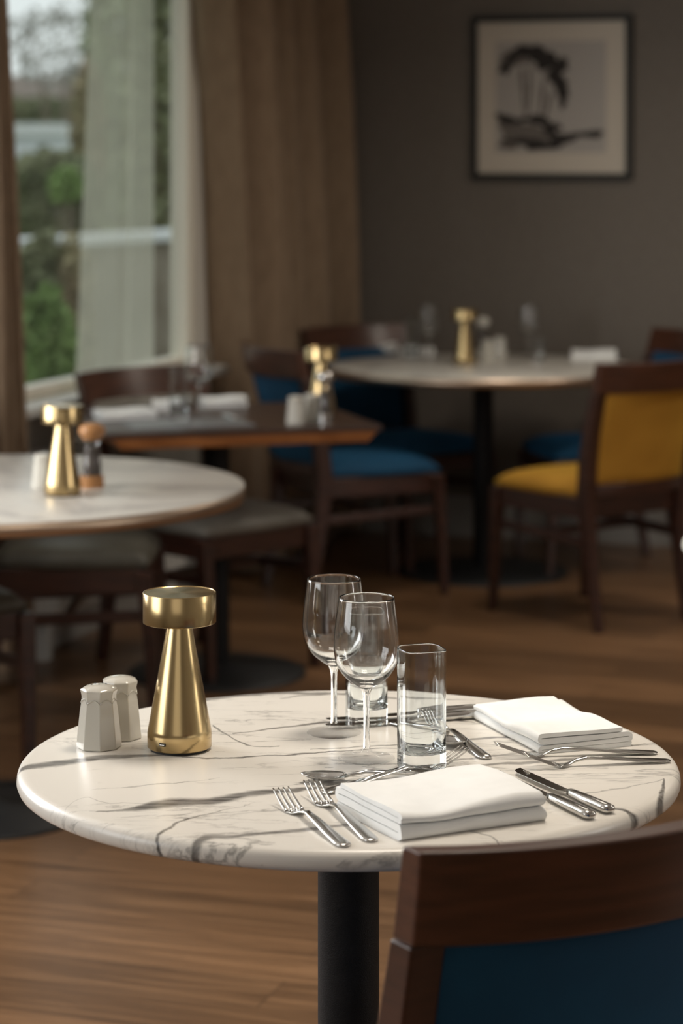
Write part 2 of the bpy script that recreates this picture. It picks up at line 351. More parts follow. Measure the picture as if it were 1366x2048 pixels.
b = bm_(); rbox(b, 6.5, 6.66, 0, 11.7, 0, 2.62); struct('wall_right', b, M['plaster'])
b = bm_(); rbox(b, -.66, 6.66, 11.5, 11.66, 0, 2.62); struct('wall_rear', b, M['plaster'])
b = bm_(); rbox(b, 0, 6.5, 0, .018, 0, .16); o = struct('baseboard_back', b, M['greypaint'], bevel=.004)
b = bm_(); rbox(b, 0, .018, .02, 2.99, 0, .16); o = struct('baseboard_left', b, M['greypaint'], bevel=.004)
# the visible window
b = bm_()
fw = .05
rbox(b, -.085, -.02, V0, V0+fw, Z0, Z1); rbox(b, -.085, -.02, V1-fw, V1, Z0, Z1)
rbox(b, -.085, -.02, V0+fw, V1-fw, Z1-fw, Z1); rbox(b, -.085, -.02, V0+fw, V1-fw, Z0, Z0+.035)
win = struct('window_1', b, M['white'], bevel=.004)
b = bm_(); rbox(b, -.062, -.056, V0+fw, V1-fw, Z0+.035, Z1-fw); g_ = obj('window_pane', b, M['pane'], win, smooth=False)
b = bm_(); rbox(b, -.02, .10, V0-.04, V1+.04, Z0-.028, Z0); struct('trim_1', b, M['sillwhite'], bevel=.005)
for k, (v0, v1) in enumerate(((4.5,6.3),(7.3,9.3))):
    b = bm_()
    rbox(b, -.62, -.56, v0, v0+.06, .8, 2.4); rbox(b, -.62, -.56, v1-.06, v1, .8, 2.4); rbox(b, -.62, -.56, v0, v1, .8, .86); rbox(b, -.62, -.56, v0, v1, 2.34, 2.4)
    rbox(b, -.62, -.56, (v0+v1)/2-.03, (v0+v1)/2+.03, .8, 2.4)
    struct('window_%d' % (k+2), b, M['white'])
# low white radiator casing under the sill
t = thing('radiator', 'white panel radiator under the window, behind the left brass lamp', 'radiator', R(.06,2.2,0), ROOMROT)
b = bm_(); box(b, -.035, .035, -.62, .55, .12, .62); obj('panel', b, M['sillwhite'], t, smooth=False, bevel=.008)
b = bm_()
for k in range(26): box(b, .035, .045, -.6+k*.044, -.578+k*.044, .15, .59)
obj('front_ribs', b, M['sillwhite'], t, smooth=False, bevel=.003)
for yy in (-.5,.45):
    b = bm_(); box(b, -.02, .02, yy-.02, yy+.02, 0, .12); obj('foot', b, M['sillwhite'], t, smooth=False)

# ---------------------------------------------------------------- curtains
def curtain(name, label, cat, path_top, path_bot, z0, z1, folds, amp, seed, m, ncol=420, nrow=44, group=None, solid=.003, lead=False):
    rnd = random.Random(seed); ph = [rnd.uniform(0,6.28) for _ in range(6)]
    b = bm_(); grid = []
    n0 = Vector((UX,UY,0))
    for j in range(nrow+1):
        tz = j/nrow; z = z0+(z1-z0)*tz; row = []
        k = 1-tz**1.3
        for i in range(ncol+1):
            s = i/ncol
            v = (path_top[0]+(path_top[1]-path_top[0])*s)*(1-k)+(path_bot[0]+(path_bot[1]-path_bot[0])*s)*k
            u = path_bot[2]+(path_bot[3]-path_bot[2])*s
            sw = s+.012*math.sin(2*PI*s*2.3+ph[0])+.006*math.sin(5*z+ph[1]+s*7)*k
            A = amp*(1+.35*math.sin(2*PI*s*3.1+ph[2]))*(.8+.35*k)
            d = A*math.sin(2*PI*folds*sw+ph[3]) + .3*A*math.sin(2*PI*folds*2*sw+ph[4]+.8*z) + .25*A*math.sin(2*PI*folds*.43*sw+ph[5]+z)
            if lead and s < .09:
                t_ = s/.09; v8 = (path_top[0]+(path_top[1]-path_top[0])*.09)*(1-k)+(path_bot[0]+(path_bot[1]-path_bot[0])*.09)*k
                d = d*t_*t_ - .125*(1-t_); v = v8 + .10*math.sin(PI*t_)*.12 + .01*(1-t_)
            p = R(u+d, v, z)+Vector((VX,VY,0))*(.4*A*math.cos(2*PI*folds*sw+ph[3]))
            row.append(b.verts.new(p))
        grid.append(row)
    for j in range(nrow):
        for i in range(ncol): b.faces.new((grid[j][i],grid[j][i+1],grid[j+1][i+1],grid[j+1][i]))
    o = obj(name, b, m, solid=solid); return tag(o, label, cat, group)
curtain('curtain', 'full length brown pleated curtain gathered in the corner by the window', 'curtain', (1.48,.28), (1.24,.03,.10,.105), .015, 2.45, 7, .060, 3, M['curtain'], lead=True)
o = curtain('curtain', 'brown curtain edge hanging at the far left of the window', 'curtain', (3.16,3.10), (3.10,2.85,.09,.09), .015, 2.45, 3, .024, 5, M['curtain'], ncol=120)
# pale half-transparent panel with shallow folds, added inside the window
b = bm_(); grid = []
for j in range(13):
    z = Z0+.012+(Z1+.06-Z0)*j/12; row = []
    for i in range(161):
        s = i/160; k = (1-j/12)
        v = 1.80+(.46+.16*k)*s
        f = .006*math.sin(2*PI*s*5)+.0015*math.sin(2*PI*s*13+1)+ (.016*math.exp(-((s-.42)/.07)**2))
        row.append(b.verts.new(R(.035+f, v, z)))
    grid.append(row)
for j in range(12):
    for i in range(160): b.faces.new((grid[j][i],grid[j][i+1],grid[j+1][i+1],grid[j+1][i]))
tag(obj('sheer_curtain', b, M['sheer'], solid=0), 'pale translucent voile panel hanging in the middle of the window', 'curtain')

# ---------------------------------------------------------------- picture on the back wall
def wallpt(px):                                     # u on the back wall seen at a pixel column
    k = (px-683)/F; return (CX-k*CY)/(k*UY-UX)
ua, ub = wallpt(946), wallpt(1266)
uc = (ua+ub)/2; pc = R(uc, 0); zc = CH+(HY-195)/F*pc.y; hw = (ub-ua)/2; hh = 164/F*pc.y
t = thing('framed_picture', 'square black framed tree print on the taupe wall', 'picture', (pc.x+VX*.002, pc.y+VY*.002, zc), ROOMROT)
b = bm_(); fwid = .024
def yb(b, x0, x1, z0, z1, d0, d1): box(b, x0, x1, -d1, -d0, z0, z1)
yb(b,-hw,hw,hh-fwid,hh,0,.028); yb(b,-hw,hw,-hh,-hh+fwid,0,.028); yb(b,-hw,-hw+fwid,-hh+fwid,hh-fwid,0,.028); yb(b,hw-fwid,hw,-hh+fwid,hh-fwid,0,.028)
obj('frame', b, M['frame'], t, smooth=False, bevel=.003)
b = bm_(); yb(b,-hw+fwid-.002,hw-fwid+.002,-hh+fwid-.002,hh-fwid+.002,.004,.012); obj('mat_board', b, M['matboard'], t, smooth=False)
def pic(px, py): return (((px-1107)/160)*hw, -((py-195)/164)*hh)
b = bm_()
x0,z1 = pic(995,82); x1,z0 = pic(1216,306); yb(b,x0,x1,z0,z1,.0121,.013)
pr = obj('print', b, M['print'], t, smooth=False)
def blobs(name, items, m, seed, d=.0134, label=None):
    rnd = random.Random(seed); b = bm_()
    for k, (px,py,rx,ry,ang) in enumerate(items):
        n = 22; vs = []
        cx_, cz_ = pic(px,py)
        for i in range(n):
            a_ = 2*PI*i/n; rr = 1+.22*math.sin(a_*3+k*2.1)+rnd.uniform(-.22,.22)
            ex, ez = rot2(rx*rr*math.cos(a_)*hw/160, ry*rr*math.sin(a_)*hh/164, -math.radians(ang))
            vs.append(b.verts.new((cx_+ex, -(d+.0001*k), cz_+ez)))
        b.faces.new(vs)
    o = obj(name, b, m, pr, smooth=False)
blobs('landscape_shape', [(1030,262,26,26,0),(1065,268,45,20,4),(1022,290,18,10,0),(1050,180,4,50,-5),(1063,175,4,60,3),(1090,185,4,45,8),(1100,215,4,40,14),(1030,120,30,18,-10)], M['ink2'], 2)
blobs('tree_shape', [(1062,100,26,11,-8),(1086,108,24,13,5),(1045,103,24,12,-20),(1090,118,24,18,10),(1110,125,22,13,0),(1128,130,16,14,0),(1015,138,13,8,-30),(1024,125,14,7,-40),(1118,150,16,22,8),(1125,172,13,20,0),(1130,205,7,14,0),(1134,185,10,10,0),(1012,235,18,9,10),(1030,242,18,6,0),(1078,240,30,9,6),(1105,255,18,14,20),(1130,278,28,12,-10),(1170,270,40,6,-2),(1196,268,14,7,0),(1090,292,32,9,0),(1055,285,40,8,6)], M['ink'], 4, .0146)

# ---------------------------------------------------------------- dining chairs
def arcoff(x, w=.225, R0=.46): return -(math.sqrt(R0*R0-x*x)-math.sqrt(R0*R0-w*w))
BP = [(.00,-.262),(.15,-.236),(.30,-.218),(.42,-.212),(.52,-.224),(.62,-.246),(.735,-.281),(.848,-.318)]   # z, y of the back post
def ypost(z):
    for (z0,y0),(z1,y1) in zip(BP,BP[1:]):
        if z <= z1: return y0+(y1-y0)*(z-z0)/(z1-z0)
    return BP[-1][1]
def xpost(z): return .200+.018*max(0,(z-.4)/.33) if z > .4 else .200-.006*(1-z/.4)
def make_chair(name, label, fabric, loc, rz, group=None, wood=None):
    wd = wood or M['wood']
    t = thing(name, label, 'chair', loc, rz, group)
    for s in (-1,1):
        secs = []
        for z, hwid, hd in ((.0,.013,.014),(.15,.016,.018),(.30,.019,.023),(.42,.021,.026),(.52,.021,.025),(.62,.021,.022),(.752,.021,.018)):
            x = s*xpost(z); y = ypost(z)
            secs.append([(x-hwid,y-hd,z),(x+hwid,y-hd,z),(x+hwid,y+hd,z),(x-hwid,y+hd,z)])
        b = bm_(); loft(b, secs); sharp(obj('leg', b, wd, t, bevel=.004))
        secs = []
        for z, hwid, yc in ((.0,.013,.232),(.2,.016,.222),(.41,.021,.205)):
            x = s*(.205)
            secs.append([(x-hwid,yc-hwid,z),(x+hwid,yc-hwid,z),(x+hwid,yc+hwid,z),(x-hwid,yc+hwid,z)])
        b = bm_(); loft(b, secs); sharp(obj('leg', b, wd, t, bevel=.004))
        b = bm_(); x = s*.200
        loft(b, [[(x-.009,y,z-.014),(x+.009,y,z-.014),(x+.009,y,z+.014),(x-.009,y,z+.014)] for y, z in ((-.212,.275),(.208,.292))])
        sharp(obj('stretcher', b, wd, t, bevel=.003))
    b = bm_(); box(b, -.19, .19, -.008, .008, .27, .295); obj('stretcher', b, wd, t, smooth=False, bevel=.003)
    # seat frame: four aprons
    b = bm_()
    box(b,-.19,.19,.190,.212,.350,.415); box(b,-.19,.19,-.215,-.195,.350,.415)
    box(b,-.212,-.190,-.20,.20,.350,.415); box(b,.190,.212,-.20,.20,.350,.415)
    obj('seat_frame', b, wd, t, smooth=False, bevel=.004)
    # seat cushion: domed, rounded all round
    b = bm_(); nu, nv = 22, 22; top = []; bot = []
    for j in range(nv+1):
        v = -1+2*j/nv; rt = []; rb = []
        for i in range(nu+1):
            u = -1+2*i/nu
            e_ = max(abs(u),abs(v)); edge = (1-abs(u)**6)*(1-abs(v)**6)
            wy = .226 if v > 0 else .205
            hwid = .222 if v > -.2 else .222-.018*(-v-.2)
            # round the plan corners a little
            cu = u*(1-.045*v*v*u*u); cv = v*(1-.045*v*v*u*u)
            bulge = .004*(1-max(abs(u),abs(v))**2)
            rt.append(b.verts.new((cu*hwid, cv*wy, .432+.034*edge**.55+.012*(1-u*u)*(1-v*v))))
            rb.append(b.verts.new((cu*(hwid-.004), cv*(wy-.004), .414)))
        top.append(rt); bot.append(rb)
    for j in range(nv):
        for i in range(nu):
            b.faces.new((top[j][i],top[j][i+1],top[j+1][i+1],top[j+1][i])); b.faces.new((bot[j][i],bot[j+1][i],bot[j+1][i+1],bot[j][i+1]))
    for i in range(nu): b.faces.new((top[0][i],bot[0][i],bot[0][i+1],top[0][i+1])); b.faces.new((top[nv][i],top[nv][i+1],bot[nv][i+1],bot[nv][i]))
    for j in range(nv): b.faces.new((top[j][0],top[j+1][0],bot[j+1][0],bot[j][0])); b.faces.new((top[j][nu],bot[j][nu],bot[j+1][nu],top[j+1][nu]))
    obj('seat', b, fabric, t)
    # curved top rail
    secs = []
    for i in range(33):
        s = -1+2*i/32; ring = []
        for z, th, wid in ((.752,.017,.2405),(.802,.0165,.2445),(.848,.015,.2485)):
            ring.append((s*wid, z, th))
        ys = [ypost(z)+arcoff(x, .245) for x, z, th in ring]
        fr = [(x, y-th, z) for (x,z,th), y in zip(ring, ys)]; bk = [(x, y+th, z) for (x,z,th), y in zip(ring, ys)]
        secs.append(fr+bk[::-1])
    b = bm_(); loft(b, secs); sharp(obj('top_rail', b, M['railwood'] if wd is M['wood'] else wd, t, bevel=.0035, seg=3))
    # lower back rail
    secs = []
    for i in range(17):
        x = -.185+.37*i/16; ring = []
        ring = [(x, ypost(z)+arcoff(x)-.0-th, z) for z, th in ((.425,.011),(.462,.011))]+[(x, ypost(z)+arcoff(x)+th, z) for z, th in ((.462,.011),(.425,.011))]
        secs.append(ring)
    b = bm_(); loft(b, secs); sharp(obj('back_rail', b, wd, t, bevel=.003))
    # upholstered back panel
    b = bm_(); nu, nv = 24, 14; ft = []; bk = []
    for j in range(nv+1):
        tv = j/nv; z = .458+(.762-.458)*tv; a = []; c = []
        hwid = xpost(z)-.0195
        for i in range(nu+1):
            u = -1+2*i/nu; x = u*hwid; y = ypost(z)+arcoff(x)
            th = .008+.012*((1-u**6)*(1-(2*tv-1)**6))**.5
            a.append(b.verts.new((x,y+th,z))); c.append(b.verts.new((x,y-th*.75,z)))
        ft.append(a); bk.append(c)
    for j in range(nv):
        for i in range(nu):
            b.faces.new((ft[j][i],ft[j][i+1],ft[j+1][i+1],ft[j+1][i])); b.faces.new((bk[j][i],bk[j+1][i],bk[j+1][i+1],bk[j][i+1]))
    for i in range(nu): b.faces.new((ft[0][i],bk[0][i],bk[0][i+1],ft[0][i+1])); b.faces.new((ft[nv][i],ft[nv][i+1],bk[nv][i+1],bk[nv][i]))
    for j in range(nv): b.faces.new((ft[j][0],ft[j+1][0],bk[j+1][0],bk[j][0])); b.faces.new((ft[j][nu],bk[j][nu],bk[j+1][nu],ft[j+1][nu]))
    obj('backrest', b, fabric, t)
    return t
def heading(fx, fy): return math.atan2(-fx, fy)
CHG = 'dining chairs around the tables'
def chair(label, fabric, loc, f): make_chair('dining_chair', label, fabric, (*loc,0), heading(*f), CHG)
chair('blue velvet dining chair in the foreground, curved wooden top rail seen from behind', M['blue'], (.100,2.684), (-.545,.838))
chair('mustard yellow velvet dining chair standing at the far table', M['yellow'], (.80,8.06), (-.606,.796))
chair('blue velvet chair with lit reddish rail, behind the dark wooden table', M['blue'], (.055,8.52), (.92,.4))
chair('blue chair with dark rail in shadow against the brown curtain, behind the far table', M['blue'], (.245,9.12), (.65,-.76))
chair('blue seated chair behind the yellow chair, back turned to the right picture edge', M['blue'], (.92,8.99), (-.97,-.2))
chair('dark wooden chair with grey seat before the window, at the dark wooden table', M['grey'], (-.385,7.26), (.7,-.71))
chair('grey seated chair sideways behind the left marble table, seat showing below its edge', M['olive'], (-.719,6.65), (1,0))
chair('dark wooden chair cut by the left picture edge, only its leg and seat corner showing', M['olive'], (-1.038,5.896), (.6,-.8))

# ---------------------------------------------------------------- tables
def pedestal(t, rc, rb, ztop, cm=None):
    b = bm_(); lathe(b, [(0,.020),(rc,.020),(rc,ztop-.006),(0,ztop-.006)], 48); sharp(obj('column', b, M['black'], t))
    b = bm_(); lathe(b, [(0,0),(rb,0),(rb,.006),(rb-.006,.012),(rc+.03,.020),(rc+.006,.034),(rc+.001,.034),(0,.034)], 72); sharp(obj('base_plate', b, M['darkbase'], t), 50)
    b = bm_(); box(b, -.16, .16, -.03, .03, ztop-.012, ztop); box(b, -.03, .03, -.16, .16, ztop-.012, ztop); obj('bracket', b, M['black'], t, smooth=False)
def marble_table(label, loc, group=None):
    t = thing('marble_table', label, 'table', (*loc,0), 0, group)
    R_ = .4085; b = bm_()
    prof = [(0,.740),(R_-.014,.740),(R_-.009,.7393),(R_-.005,.7372),(R_-.0022,.734),(R_-.0008,.730),(R_-.0003,.724),(R_-.002,.7195),(R_-.006,.7165),(R_-.012,.7155),(0,.7155)]
    lathe(b, prof, 180); obj('tabletop', b, M['marble'], t)
    for p in t.children[0].data.polygons: pass
    pedestal(t, .038, .25, .7155); return t
mt = marble_table('round white marble table with bold grey veins in the foreground', TC)
dup(mt, (1.072,4.80,0), .9, 'white rounded table rim just entering at the right picture edge')
def edged_table(label, loc, r, rb, rc=.037):
    t = thing('round_table', label, 'table', (*loc,0))
    b = bm_(); lathe(b, [(0,.740),(r-.004,.740),(r-.003,.7395),(r-.003,.712),(0,.712)], 160); sharp(obj('tabletop', b, M['softmarble'], t))
    b = bm_(); lathe(b, [(r-.0028,.7395),(r,.7395),(r,.711),(r-.0028,.711)], 160)
    # close the band
    obj('edge_band', b, M['edgebrass'], t, solid=.001)
    pedestal(t, rc, rb, .712); return t
edged_table('round pale marble table with brass edge at the left picture edge', (-.82,5.62), .60, .25)
edged_table('far round pale table with thin brass edge, before the taupe wall', (.507,8.86), .555, .305, .036)
# square wooden table with bevelled underside
WT = Vector((-.357,7.126,0)); WA = math.atan2(.284,.959)
t = thing('wooden_table', 'dark brown square wooden table with orange lower edge near the window', 'table', WT, WA)
b = bm_(); box(b, -.388, .388, -.35, .35, .724, .740); obj('tabletop', b, M['darkwood'], t, smooth=False, bevel=.002)
b = bm_(); loft(b, [[(-.375,-.347,.724),(.375,-.347,.724),(.375,.347,.724),(-.375,.347,.724)],[(-.350,-.337,.694),(.350,-.337,.694),(.350,.337,.694),(-.350,.337,.694)]])
obj('bevelled_underside', b, M['edgewood'], t, smooth=False)
pedestal(t, .035, .255, .694)

# ---------------------------------------------------------------- brass lamps
def make_lamp(label, loc, rz=0):
    t = thing('table_lamp', label, 'lamp', loc, rz, 'brass mushroom lamps on the tables')
    b = bm_(); r1 = .0405
    lathe(b, [(0,.003),(r1-.0015,.003),(r1,.0045),(r1,.022),(r1-.0008,.027),(.0155,.158),(.0148,.162),(0,.162)], 128); sharp(obj('lamp_body', b, M['brass'], t), 50)
    b = bm_(); lathe(b, [(0,0),(r1-.004,0),(r1-.004,.0032),(0,.0032)], 64); obj('rubber_foot', b, M['rubber'], t, smooth=False)
    b = bm_(); rs = .0463
    lathe(b, [(0,.1975),(.0445,.1975),(.0452,.1983),(.0460,.1981),(rs,.1974),(rs,.1606),(rs-.0008,.160),(rs-.003,.160),(rs-.003,.172),(0,.172)], 128); sharp(obj('lamp_shade', b, M['brass'], t), 25)
    b = bm_(); a_ = math.radians(-118); px_, py_ = r1*math.cos(a_), r1*math.sin(a_)
    bmesh.ops.create_cube(b, size=1); bmesh.ops.scale(b, vec=(.0022,.0094,.0042), verts=b.verts); bmesh.ops.rotate(b, matrix=Matrix.Rotation(a_,3,'Z'), verts=b.verts); bmesh.ops.translate(b, vec=(px_*.995,py_*.995,.0135), verts=b.verts)
    pt = obj('charging_port', b, M['hole'], t, smooth=False, bevel=.0008)
    b = bm_(); bmesh.ops.create_cube(b, size=1); bmesh.ops.scale(b, vec=(.0006,.0066,.0009), verts=b.verts); bmesh.ops.rotate(b, matrix=Matrix.Rotation(a_,3,'Z'), verts=b.verts); bmesh.ops.translate(b, vec=(px_*1.024,py_*1.024,.0135), verts=b.verts)
    obj('port_contact', b, M['steel'], pt, smooth=False)
    return t
lamp = make_lamp('sharp brushed brass lamp on the foreground marble table', (*at(359,1498),.740))
dup(lamp, (*at(125,990),.740), 1.0, 'brass lamp on the left marble table beside the wooden mill')
dup(lamp, (-.058,7.14,.740), 2.0, 'brass lamp on the dark wooden table, behind the glass shaker')
dup(lamp, (*at(930,729),.740), 2.6, 'small brass lamp on the far round table under the picture')

# ---------------------------------------------------------------- porcelain shakers
def make_shaker(label, loc, rz, holes=True):
    t = thing('shaker', label, 'shaker', loc, rz, 'porcelain salt and pepper shakers')
    prof = [(.0270,0),(.0290,.0015),(.0290,.004),(.0282,.010),(.0262,.030),(.0242,.048),(.0222,.060),(.0222,.066),(.0236,.0715),(.0240,.0735)]
    b = bm_(); n = 64; rings = []
    def rad(r, a, k): # k=1: octagon, 0: circle
        q = PI/4; aa = (a % q)-q/2; oct_ = r*math.cos(q/2)/math.cos(aa); return oct_*k+r*.97*(1-k)
    full = [(p[0],p[1],1) for p in prof]+[(.0225,.0748,.8),(.018,.0772,.4),(.012,.0788,.1),(.005,.0797,0)]
    for r, z, k in full: rings.append([b.verts.new((rad(r,2*PI*i/n,k)*math.cos(2*PI*i/n), rad(r,2*PI*i/n,k)*math.sin(2*PI*i/n), z)) for i in range(n)])
    for a_, c_ in zip(rings, rings[1:]):
        for i in range(n): b.faces.new((a_[i],a_[(i+1)%n],c_[(i+1)%n],c_[i]))
    b.faces.new(rings[0]); b.faces.new(rings[-1])
    sharp(obj('shaker_body', b, M['porc'], t, bevel=.0012), 60)
    b = bm_()
    for k in range(8):                              # scalloped relief under the rim
        a0 = k*PI/4; pts = []
        for i in range(9):
            a_ = a0+PI/4*i/8; zz = .0575+.0052*math.sin(PI*i/8); r = rad(.0226+(.060-zz)*.1, a_, 1)
            pts.append((r*math.cos(a_), r*math.sin(a_), zz))
        tube(b, pts, .0007, 6)
    obj('scalloped_relief', b, M['porc'], t)
    if holes:
        for i, (x, y) in enumerate(((-.009,.001),(0,-.001),(.009,.001),(-.004,.008),(.005,.008))):
            b = bm_(); lathe(b, [(0,0),(.0011,0),(.0011,.0006),(0,.0006)], 12, x, y, .0793-.00006*(x*x+y*y)*1e4*1.3); obj('hole', b, M['hole'], t, smooth=False)
    return t
sh = make_shaker('white octagonal porcelain shaker nearest the lamp front, holes in its top', (*at(198,1494),.740), .2-.05)
sh2 = make_shaker('white octagonal porcelain shaker standing behind its twin beside the lamp', (*at(240,1475),.740), .55, holes=False)
dup(sh2, (*at(88,976),.740), .3, 'white shaker half hidden behind the left table lamp')
dup(sh2, (-.128,6.93,.740), .5, 'left white porcelain shaker on the dark wooden table')
dup(sh2, (-.083,7.00,.740), .1, 'white shaker tucked between its twin and the glass mill on the wooden table')
dup(sh2, (*at(975,722),.740), .4, 'left of two white pots beside the far table lamp')
dup(sh2, (*at(1000,715),.740), .1, 'right of two white pots beside the far table lamp')

# ---------------------------------------------------------------- glass mills
def make_mill(label, loc, knob, s=1.0, group=None):
    t = thing('pepper_mill', label, 'pepper mill', loc, 0, group)
    b = bm_(); lathe(b, [(0,0),(.0265*s,0),(.027*s,.002),(.027*s,.026),(.025*s,.028),(0,.028)], 48); sharp(obj('mill_base', b, knob, t), 40)
    prof = catmull([(.0245*s,.028),(.0235*s,.05),(.0205*s,.075),(.0215*s,.098),(.0235*s,.108)], 5)
    b = bm_(); lathe(b, prof+[(r-.0018,z) for r, z in prof[::-1]]+[prof[0]], 48); obj('glass_body', b, M['thin'], t)
    b = bm_(); lathe(b, [(0,.0285)]+[(r-.0035,z+.0005) for r, z in prof[:14]]+[(0,prof[13][1])], 32); obj('peppercorns', b, M['pepper'], t)
    b = bm_(); lathe(b, catmull([(0,.1085),(.020*s,.109),(.0225*s,.115),(.0285*s,.121),(.030*s,.130),(.026*s,.139),(.014*s,.145),(0,.146)], 5), 48); obj('mill_knob', b, knob, t)
    return t
make_mill('glass pepper mill with orange wooden knob beside the left lamp', (*at(184,975),.740), M['millwood'])
make_mill('clear salt mill with metal cap at the right end of the wooden table', (-.046,6.96,.740), M['steel'], .85)
make_mill('pale round topped mill behind the white pots on the far table', (*at(966,711),.740), M['porc'], .9)

# ---------------------------------------------------------------- wine glasses and tumblers
def make_wineglass(label, loc):
    t = thing('wine_glass', label, 'wine glass', loc, 0, 'stemmed wine glasses')
    outer = [(.0045,.0130),(.0040,.020),(.0037,.040),(.0039,.065),(.0048,.080),(.0075,.0875)]
    ft = [(.0,.0004),(.034,.0004),(.0352,.0010),(.0345,.0017)]+catmull([(.0345,.0017),(.026,.0030),(.015,.0048),(.008,.0075),(.0045,.0130)], 5)[1:]
    b = bm_(); lathe(b, ft, 96); obj('glass_foot', b, M['thin'], t)
    b = bm_(); lathe(b, catmull(outer, 5), 48); obj('glass_stem', b, M['glass'], t)
    bo = catmull([(.0075,.0875),(.0180,.0945),(.0290,.1040),(.0370,.1170),(.0405,.1320),(.0407,.1480),(.0388,.1680),(.0345,.2000)], 7)
    bi = catmull([(.0335,.2003),(.0377,.1680),(.0395,.1480),(.0393,.1325),(.0358,.1180),(.0275,.1060),(.0160,.0978),(.0060,.0945),(0,.0938)], 7)
    b = bm_(); lathe(b, bo+[(.0342,.2007)]+bi, 96); obj('glass_bowl', b, M['glass'], t)
    return t
wg = make_wineglass('empty wine glass in front, on the foreground table beside the tumbler', (*at(733,1517),.740))
dup(wg, (*at(668,1466),.740), 0, 'empty wine glass at the rear left on the foreground table')
dup(wg, (*at(398,829),.740), 0, 'wine glass on the dark wooden table, before the curtain edge')
dup(wg, (*at(858,719),.740), 0, 'wine glass on the far table left of its lamp')
dup(wg, (*at(1058,718),.740), 0, 'wine glass on the far table right of its lamp')
def make_tumbler(label, loc, rz, sc=1.0):
    b = bm_(); n = 96
    def ring(hw_, z, k): # superellipse from round (k=0) to square (k=1)
        e_ = 2+3.4*k; vs = []
        for i in range(n):
            a_ = 2*PI*i/n; c, s = math.cos(a_), math.sin(a_); r = hw_/((abs(c)**e_+abs(s)**e_)**(1/e_))
            vs.append(b.verts.new((r*c, r*s, z)))
        return vs
    R_ = .0268
    secs = [ring(R_-.006,.0008,.4), ring(R_-.002,0,.5), ring(R_-.0005,.0010,.6), ring(R_,.0025,.6), ring(R_,.004,.6), ring(R_,.010,.6), ring(R_,.05,.6), ring(R_,.10,.6), ring(R_,.144,.6), ring(R_,.1456,.6), ring(R_-.0001,.1463,.6), ring(R_-.0006,.1468,.6), ring(R_-.0012,.1463,.6), ring(R_-.0013,.1456,.6), ring(R_-.0013,.144,.6), ring(R_-.0014,.10,.6), ring(R_-.0015,.05,.6), ring(R_-.0017,.026,.6), ring(R_-.005,.0205,.2), ring(R_-.012,.0188,.0), ring(.004,.0184,0)]
    for a_, c_ in zip(secs, secs[1:]):
        for i in range(n): b.faces.new((a_[i],a_[(i+1)%n],c_[(i+1)%n],c_[i]))
    b.faces.new(secs[0]); b.faces.new(secs[-1])
    o = obj('tumbler', b, M['tumbler'])
    o.location = loc; o.rotation_euler = (0,0,rz); o.scale = (sc,sc,sc)
    return tag(o, label, 'tumbler', 'square highball tumblers')
tb = make_tumbler('tall square tumbler standing in front of the crossed spoon and fork', (*at(843,1536),.740), .32)
def duptb(p, rz, label, s=1):
    o = tb.copy(); COL.objects.link(o); o.location = (*p,.740); o.rotation_euler = (0,0,rz); o['label'] = label; o.scale = (s,s,s)
duptb(at(733,1444), .1, 'tall square tumbler seen behind the front wine glass')
duptb(at(358,838), .2, 'tumbler with sparkling rim on the dark wooden table')
duptb(at(822,716), .3, 'dim tumbler on the far table, left of the wine glass')
duptb(at(1078,722), .2, 'tumbler on the far table in front of the right wine glass', .6)

# ---------------------------------------------------------------- napkins
def make_napkin(label, loc, rz, W, D, g, t, seed, lean=0, leaves=4, group='folded white napkins'):
    # a ribbon folded back and forth, swept along its width: folds at the front, open layers at the sides
    rnd = random.Random(seed); path = []
    for k in range(leaves):
        z = t/2+k*g; y0, y1 = 0, D-.004*k
        n = 26
        ys = [y0+(y1-y0)*i/n for i in range(n+1)]
        if k % 2 == 0: ys = ys[::-1]
        path += [(y, z) for y in ys]
        if k < leaves-1:
            s = -1 if k % 2 == 0 else 1; yc = ys[-1]
            for q in range(1,7):
                a_ = PI*q/7; path.append((yc+s*math.sin(a_)*g*.55, z+g/2-math.cos(a_)*g/2))
    P = [Vector((y,z)) for y, z in path]; up = []; dn = []
    for i, p in enumerate(P):
        d = (P[min(i+1,len(P)-1)]-P[max(i-1,0)]).normalized(); nrm = Vector((-d.y,d.x))
        up.append(p+nrm*t/2); dn.append(p-nrm*t/2)
    loop = up+dn[::-1]; b = bm_(); nseg = 30; secs = []
    for j in range(nseg+1):
        s = j/nseg; x = W*s; sec = []
        for k, q in enumerate(loop):
            h = q.y/(leaves*g)
            wob = noise.noise(Vector((x*14+seed, q.x*12, h*1.5)))*.0040
            sag = 1-.20*math.exp(-((s-.35)/.3)**2)*h
            x_ = x+noise.noise(Vector((seed*3., q.x*9, h*5)))*.004*(1 if s > .5 else -1)*abs(2*s-1)+ .010*h*(1-2*s)*.35
            z_ = max(q.y*sag+wob*h*1.3, .0002) if q.y < t*.3 else q.y*sag+wob*h*1.3
            sec.append((x_, q.x+noise.noise(Vector((x*11, h*4, seed*1.)))*.0016+lean*q.y, z_))
        secs.append(sec)
    loft(b, secs)
    o = obj('napkin', b, M['napkin']); o.location = loc; o.rotation_euler = (0,0,rz); sharp(o, 50)
    return tag(o, label, 'napkin', group)
NG = 'folded white napkins'
p0 = at(795,1681); p1 = at(1086,1640)
nap = make_napkin('folded white napkin in front, between the two forks and the knives', (*p0,.740), math.atan2(p1[1]-p0[1],p1[0]-p0[0]), .187, .150, .0086, .0076, 2, lean=.10)
